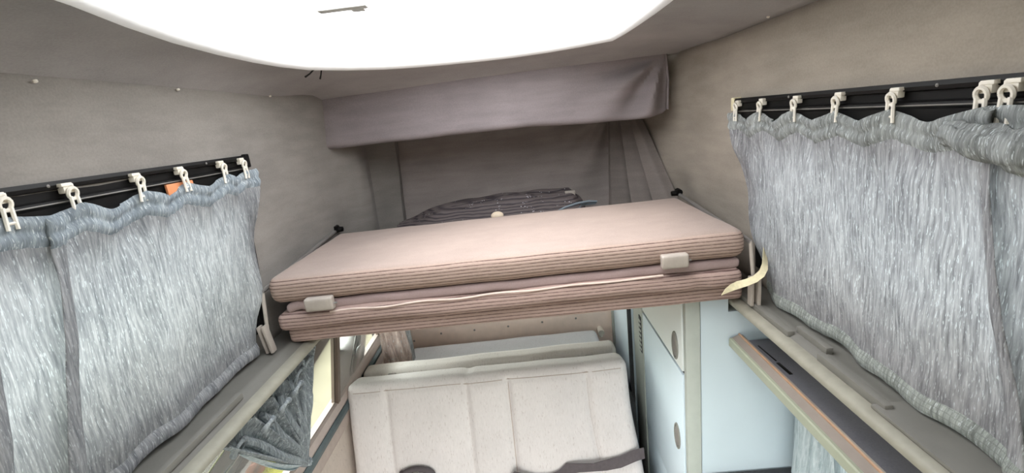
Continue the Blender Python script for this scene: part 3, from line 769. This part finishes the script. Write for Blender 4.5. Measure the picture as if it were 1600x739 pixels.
# gathered lower curtain, tied back against the left window
lc = thing('tied_curtain', (-0.80, 1.24, 0.76), 'dark grey curtain gathered back to the left window sill under the ledge', 'curtain')
def fan(u, v, k=0):
    top = Vector((lerp(-0.745, -0.752, u), lerp(0.865, 1.375, u), lerp(1.108, 1.112, u)))
    tie = Vector((-0.800, 1.258, 0.745))
    side = u
    p = top.lerp(tie, v)
    bow = math.sin(v*PI)
    p.y += bow*(-0.045*gauss(u-1, 0.4) - 0.004*gauss(u, 0.35)); p.z += -bow*0.012*gauss(u, 0.35)
    amp = (1-v)**0.8
    ph = u*11*PI + 1.3*nz(u*6, v*2, 0, 1)
    p.x += 0.022*amp*math.sin(ph) + 0.020*bow
    p.x += 0.008*(1-v*0.6)*nz(u*22, v*3, 4, 1)
    p.y += 0.014*amp*math.cos(ph)
    return p
obj('panel', MB().grid(150, 60, fan), CUR_D, lc, solid=0.003, sharp=180)
for k in range(6):
    u = 0.10+0.155*k; p = Vector(fan(u, 0.07)); n = 14
    rr = R.uniform(0.014, 0.021)
    obj('heading_loop', MB().tube([p+Vector((0.020+0.012*math.sin(2*PI*i/n), rr*math.cos(2*PI*i/n), -0.012+rr*0.9*math.sin(2*PI*i/n))) for i in range(n+1)], [0.0065+0.002*math.sin(i) for i in range(n+1)], 8, False), CUR_D, lc)
for k in range(5):
    u = 0.12+0.19*k
    obj('pleat', MB().tube([Vector(fan(u+0.015*math.sin(j*0.7+k), 0.10+0.88*j/14))+Vector((0.014*(1-j/16), 0, 0)) for j in range(15)], [0.010+0.006*math.sin(j/14*PI) for j in range(15)], 8), CUR_D, lc)
obj('pale_edge', MB().grid(16, 40, lambda u, v: Vector(fan(0.0, 0.20+0.8*v))+Vector((-0.012+0.014*math.sin(u*6), 0.010*u, -(0.030*math.sin(v*PI))*u-0.003))), CUR_W, lc, solid=0.002, sharp=180)
obj('tieback', MB().tube([Vector((-0.800, 1.258, 0.750))+Vector((0.018*math.cos(t*0.6), 0.012*math.sin(t*0.6), 0.006*math.sin(t))) for t in range(11)], 0.006, 8), CUR_D, lc)
lr = tag(obj('lower_curtain_rail', MB().box((-0.775, 0.10, 1.106), (-0.757, 1.40, 1.122), 0.003), BLACK), 'black lower curtain rail under the left ledge', 'curtain rail')

# bunched curtains at the rear left and lower right
def bunch(cx, cy, z0, z1, rx, ry, folds, flare=0.3):
    def fn(u, v):
        a = u*2*PI; k = 1+flare*(v-0.5) + 0.25*math.sin(a*folds+2*math.sin(v*3)) + 0.15*nz(math.cos(a)*2, math.sin(a)*2, v*3, 1)
        return (cx+rx*k*math.cos(a), cy+ry*k*math.sin(a), lerp(z1, z0, v)+0.006*math.sin(a*folds))
    return MB().grid(90, 40, fn, closed_u=True)
rc = thing('rear_curtain', (-0.745, 2.12, 0.56), 'pinkish pale curtain bunched in the rear left corner behind the bench', 'curtain')
obj('panel', bunch(-0.740, 2.12, 0.60, 1.11, 0.052, 0.04, 7), CUR_P, rc, sharp=180)
obj('blue_edge', bunch(-0.680, 2.16, 0.60, 1.11, 0.013, 0.03, 4), CUR_L, rc, sharp=180)
tag(obj('hanging_curtain', bunch(0.785, 1.165, 0.56, 1.00, 0.040, 0.080, 9), CUR_W, sharp=180), 'pale crinkled curtain bunched below the right shelf beside the wardrobe', 'curtain')

# ------------------------------------------------------------------ bench and rear cushions
bn = thing('bench_seat', (-0.25, 1.75, 0.0), 'wide beige flecked bench seat with dark belts across its backrest', 'bench')
SX = (-0.675, -0.332, -0.157, 0.172)
tilt = Matrix.Rotation(-math.radians(13.5), 4, 'X')
piv = Vector((0, 1.60, 0.22))
def bench_def(p):
    x, y, z = p
    fr = sm((1.68-y)/0.05)                                           # the front face
    up = 1-sm((z-0.70)/0.04)
    g = sum(gauss(x-s0, 0.010)*(1.0 if s0 == -0.157 else 0.65) for s0 in SX)
    edges = [-0.845]+list(SX)+[0.345]
    puff = 0
    for a, b in zip(edges, edges[1:]):
        if a <= x <= b: puff = math.sin((x-a)/(b-a)*PI)**0.6
    y += fr*up*(0.012*g - 0.012*puff) + fr*0.004*nz(x, z, 3, 6)
    y += fr*0.006*gauss(z-0.715, 0.006)
    z += 0.004*nz(x, y, 4, 5)*sm((z-0.6)/0.1) - 0.006*gauss(x+0.33, 0.02)*sm((z-0.7)/0.04)
    if x > 0: x += 0.03*sm((0.6-z)/0.4)
    q = tilt @ (Vector((x, y, z))-piv) + piv
    return q
obj('backrest', MB().cushion((-0.85, 1.60, 0.20), (0.345, 1.74, 0.755), 0.036, (150, 4, 40), bench_def), BENCH, bn, sharp=180)
obj('seam', MB().tube([Vector(bench_def(Vector((lerp(-0.815, 0.315, k/50), 1.602, 0.718))))+Vector((0, -0.0015, 0)) for k in range(51)], 0.0028, 6), SEAM, bn)
for s0 in SX:
    obj('seam', MB().tube([Vector(bench_def(Vector((s0, 1.600, lerp(0.24, 0.712, k/24))))) + Vector((0, -0.0012, 0)) for k in range(25)], 0.0018 if s0 != -0.157 else 0.0028, 6), SEAM, bn)
obj('seat_cushion', MB().cushion((-0.85, 1.12, 0.10), (0.37, 1.62, 0.235), 0.03, (20, 8, 4)), BENCH, bn, sharp=180)
obj('seat_box', MB().box((-0.84, 1.15, 0.0), (0.36, 1.78, 0.10), 0.005), GREYT, bn)
def onback(x, z, off=0.008):
    p = tilt @ (Vector((x, 1.588-off, z))-piv) + piv
    return p
bl = thing('seat_belt', (0.15, 1.6, 0.30), 'dark grey seat belt strap drooping across the right side of the bench backrest', 'seat belt')
path = [(0.372, 0.375), (0.33, 0.372), (0.27, 0.352), (0.21, 0.338), (0.16, 0.338), (0.10, 0.342), (0.05, 0.338), (0.02, 0.315), (-0.02, 0.300), (-0.08, 0.302), (-0.13, 0.318), (-0.165, 0.330), (-0.19, 0.30)]
obj('webbing', MB().ribbon([onback(x, z-0.002, 0.010+0.012*abs(math.sin(k))) for k, (x, z) in enumerate(path)], [(0, 0.25+0.4*math.sin(k*1.1), 0.9) for k in range(len(path))], 0.044, 0.003), BELT, bl, sharp=60)
bk = thing('belt_buckle', (-0.57, 1.58, 0.35), 'dark belt buckle and tongue on the left side of the bench backrest', 'buckle')
obj('loop', MB().tube([onback(-0.570+0.065*math.cos(t*PI/8), 0.357+0.030*math.sin(t*PI/8), 0.014) for t in range(9)], 0.013, 10), BELT, bk)
obj('tongue', MB().box(onback(-0.645, 0.345, 0.03), onback(-0.60, 0.385, 0.006), 0.004), BELT, bk)
obj('clasp', MB().box(onback(-0.585, 0.345, 0.028), onback(-0.56, 0.39, 0.008), 0.004), STEEL, bk)

def roll_def(p):
    x, y, z = p
    return (x, y+0.004*nz(x, z, 1, 5), z+0.004*nz(x, y, 2, 5)+0.012*sm((x+0.85)/1.2))
rl = thing('rear_cushion', (-0.26, 1.95, 0.55), 'narrow pale cushion standing behind the bench backrest', 'cushion')
obj('cover', MB().cushion((-0.845, 1.90, 0.445), (0.335, 1.99, 0.692), 0.024, (50, 4, 6), roll_def), BENCH2, rl, sharp=180)
for x in (-0.70, 0.21):
    h_ = obj('hinge', MB().box((x-0.018, 1.888, 0.655), (x+0.018, 1.902, 0.680), 0.002).tube([(x-0.012, 1.888, 0.667), (x+0.012, 1.888, 0.667)], 0.006, 8), STEEL, rl)
tag(obj('rear_mattress', MB().cushion((-0.74, 2.06, 0.445), (0.315, 2.40, 0.555), 0.030, (40, 12, 4), lambda p: (p[0], p[1], p[2]+0.004*nz(p[0], p[1], 3, 5)+0.006*sm((p[0]+0.7)/1.0))), BENCH3, sharp=180),
    'grey folded mattress lying in front of the tailgate lining', 'mattress')
tag(obj('rear_deck', MB().box((-0.86, 1.86, 0.0), (0.40, 2.455, 0.438), 0.004), DARKT), 'dark boxed rear deck under the rear mattress', 'deck')

# ------------------------------------------------------------------ wardrobe on the right
wd_ = thing('wardrobe', (0.62, 1.6, 0.0), 'tall pale blue laminate wardrobe with two latched doors at right', 'wardrobe')
obj('body', MB().box((0.450, 1.306, 0.0), (0.855, 1.99, 1.118), 0.003).box((0.450, 1.306, 1.118), (0.568, 1.99, 1.163), 0.001), GREYT, wd_)
obj('front_panel', MB().box((0.570, 1.298, 0.02), (0.855, 1.306, 1.118)).box((0.487, 1.298, 0.02), (0.570, 1.306, 1.165)), BLUE, wd_)
obj('corner_post', MB().box((0.440, 1.294, 0.0), (0.486, 1.318, 1.165), 0.006), GREYT, wd_)
obj('rear_post', MB().box((0.436, 1.825, 0.0), (0.452, 1.985, 1.165), 0.004), GREYT, wd_)
d1 = obj('door', MB().box((0.437, 1.324, 0.913), (0.451, 1.815, 1.158), 0.004), DOORM, wd_)
d2 = obj('door', MB().box((0.437, 1.324, 0.345), (0.451, 1.815, 0.901), 0.004), DOORB, wd_)
obj('kick_panel', MB().box((0.439, 1.324, 0.02), (0.451, 1.815, 0.341), 0.003), DOORB, wd_)
obj('door_gap', MB().box((0.446, 1.316, 0.10), (0.4505, 1.826, 1.164)), DARKT, wd_)
for d_, z in ((d1, 0.975), (d2, 0.628)):
    la = obj('latch_ring', MB().tube([(0.436, 1.385+0.026*math.cos(2*PI*i/20), z+0.046*math.sin(2*PI*i/20)) for i in range(21)], 0.0038, 8, False).disc((0.4375, 1.385, z), (0, 1, 0), (0, 0, -1), 0.026, 0.046, 0.001, 24), LATCH, d_)
# latch plates are a second piece of each latch
for d_, z in ((d1, 0.975), (d2, 0.628)):
    obj('latch_plate', MB().disc((0.4362, 1.385, z), (0, 1, 0), (0, 0, -1), 0.019, 0.037, 0.0035, 20, 0.001), STEEL, d_)
vt = MB().box((0.433, 1.832, 0.70), (0.437, 1.868, 0.87), 0.001)
vg = obj('vent', vt, DARKT, wd_)
for k in range(7): obj('slat', MB().box((0.4305, 1.834, 0.712+0.022*k), (0.434, 1.866, 0.722+0.022*k), 0.001), GREYT, vg)
rw = thing('rear_cabinet', (0.62, 2.25, 0.0), 'narrow pale blue cabinet behind the wardrobe beside the tailgate', 'cabinet')
obj('body', MB().box((0.425, 2.05, 0.0), (0.855, 2.455, 1.118), 0.003), DOORB, rw)
obj('edge_strip', MB().box((0.415, 2.42, 0.0), (0.426, 2.455, 1.118), 0.002), GREYT, rw)
obj('gap_strip', MB().box((0.421, 2.045, 0.0), (0.44, 2.056, 1.118), 0.002), DARKT, rw)  # dark strip stands in for the shaded gap behind the wardrobe

kt = thing('kitchen_unit', (0.66, 0.9, 0.0), 'low kitchen unit with dark edged worktop in front of the wardrobe', 'kitchen unit')
obj('body', MB().box((0.47, 0.20, 0.0), (0.855, 1.285, 0.50), 0.004), BLUE, kt)
obj('worktop', MB().box((0.455, 0.19, 0.50), (0.855, 1.290, 0.528), 0.004), GREYT, kt)
obj('back_edge', MB().box((0.487, 1.268, 0.528), (0.855, 1.292, 0.545), 0.003), DARKT, kt)

# shelf hung under the right ledge
sh = thing('shelf', (0.70, 0.7, 1.0), 'long grey shelf with an orange wooden edge hung under the right ledge', 'shelf')
Ya, Yb = -0.3, 1.292
obj('front_lip', MB().prof([(0.570, 1.009), (0.570, 1.031), (0.573, 1.034), (0.580, 1.034), (0.580, 1.005), (0.573, 1.005)], Ya, Yb, closed=True), SHELF_F, sh, smooth=False)
obj('top_board', MB().prof([(0.577, 1.033), (0.598, 1.0425), (0.598, 1.012), (0.577, 1.012)], Ya, Yb, closed=True), SHELF_T, sh, smooth=False)
obj('wood_edge', MB().prof([(0.598, 1.012), (0.598, 1.0455), (0.6005, 1.047), (0.6035, 1.0455), (0.6035, 1.012)], Ya, Yb, closed=True), WOOD, sh, smooth=False)
obj('inner_board', MB().prof([(0.6035, 1.012), (0.6035, 1.043), (0.612, 1.040), (0.618, 1.024), (0.618, 1.012)], Ya, Yb, closed=True), SHELF_T, sh, smooth=False)
tray = obj('tray', MB().box((0.612, Ya, 1.006), (0.862, Yb, 1.020), 0.002), CARPET, sh)
for ya, yb, w in ((1.165, 1.255, 0.004), (1.095, 1.155, 0.009)):
    obj('slot', MB().box((0.640, ya, 1.0185), (0.640+w, yb, 1.0215), 0.0008, Matrix.Rotation(0.05, 3, 'Z')), BLACK, tray)

# ------------------------------------------------------------------ outside
GR = Mat('pale paving', srgb(214, 206, 188), 0.9, 0.1)
GR.col(GR.ramp(GR.noise(0.8, 4), [(0.3, srgb(112, 108, 92)), (0.7, srgb(140, 134, 116))])); GR.bump(GR.noise(40, 3), 0.15, 0.004)
go = struct('ground', MB().box((-40, -40, -0.66), (40, 40, -0.60)), GR.m)
GG = Mat('yellow green grass', srgb(170, 168, 90), 0.95, 0.1)
GG.col(GG.ramp(GG.noise(9, 5), [(0.3, srgb(104, 108, 44)), (0.7, srgb(136, 132, 66))])); GG.bump(GG.noise(60, 3), 0.8, 0.03)
def lawn(u, v):
    x = lerp(-4.6, -1.4, u); y = lerp(0.6, 3.30, v)
    e = min(u, 1-u, v, 1-v)
    return (x+0.05*nz(x, y, 0, 3), y+0.05*nz(x, y, 4, 3), -0.602+0.045*sm(e*12)+0.015*nz(x, y, 1, 8)*sm(e*12))
lw_ = obj('lawn', MB().grid(70, 60, lawn), GG.m); lw_['kind'] = 'structure'
TERRA = plain('terracotta', srgb(140, 92, 78), 0.8, 0.2)
SOIL = plain('dark soil', srgb(74, 58, 48), 0.9, 0.1)
def pot(x, y, label, h, r):
    p = thing('plant_pot', (x, y, -0.57), label, 'pot', 'terracotta pots on the grass')
    n = 24
    rings = [(r*0.7, 0), (r*0.98, h*0.8), (r*1.1, h*0.8), (r*1.1, h), (r*0.95, h), (r*0.9, h*0.86)]
    mb = MB(); vs_ = [(x+q*math.cos(2*PI*i/n), y+q*math.sin(2*PI*i/n), -0.575+z) for q, z in rings for i in range(n)]
    mb.add(vs_, [(j*n+i, j*n+(i+1) % n, (j+1)*n+(i+1) % n, (j+1)*n+i) for j in range(len(rings)-1) for i in range(n)]+[tuple(range(n))[::-1]])
    obj('vessel', mb, TERRA, p)
    obj('soil', MB().disc((x, y, -0.575+h*0.84), (1, 0, 0), (0, 1, 0), r*0.92, r*0.92, 0.01, 24), SOIL, p)
pot(-2.22, 2.86, 'terracotta pot on the grass seen below the tied back curtain', 0.14, 0.10)
pot(-2.66, 2.93, 'terracotta pot on the grass close under the left ledge', 0.2, 0.07)
CREAMW = plain('cream render', srgb(136, 128, 104), 0.9, 0.1, var=0.05, nscale=2)
tag(obj('garden_wall', MB().box((-9, 6.5, -0.6), (-1.5, 6.8, 1.6), 0.02).box((-9.05, 6.42, 1.6), (-1.45, 6.88, 1.68), 0.02), CREAMW), 'cream rendered garden wall outside beyond the left window', 'wall')
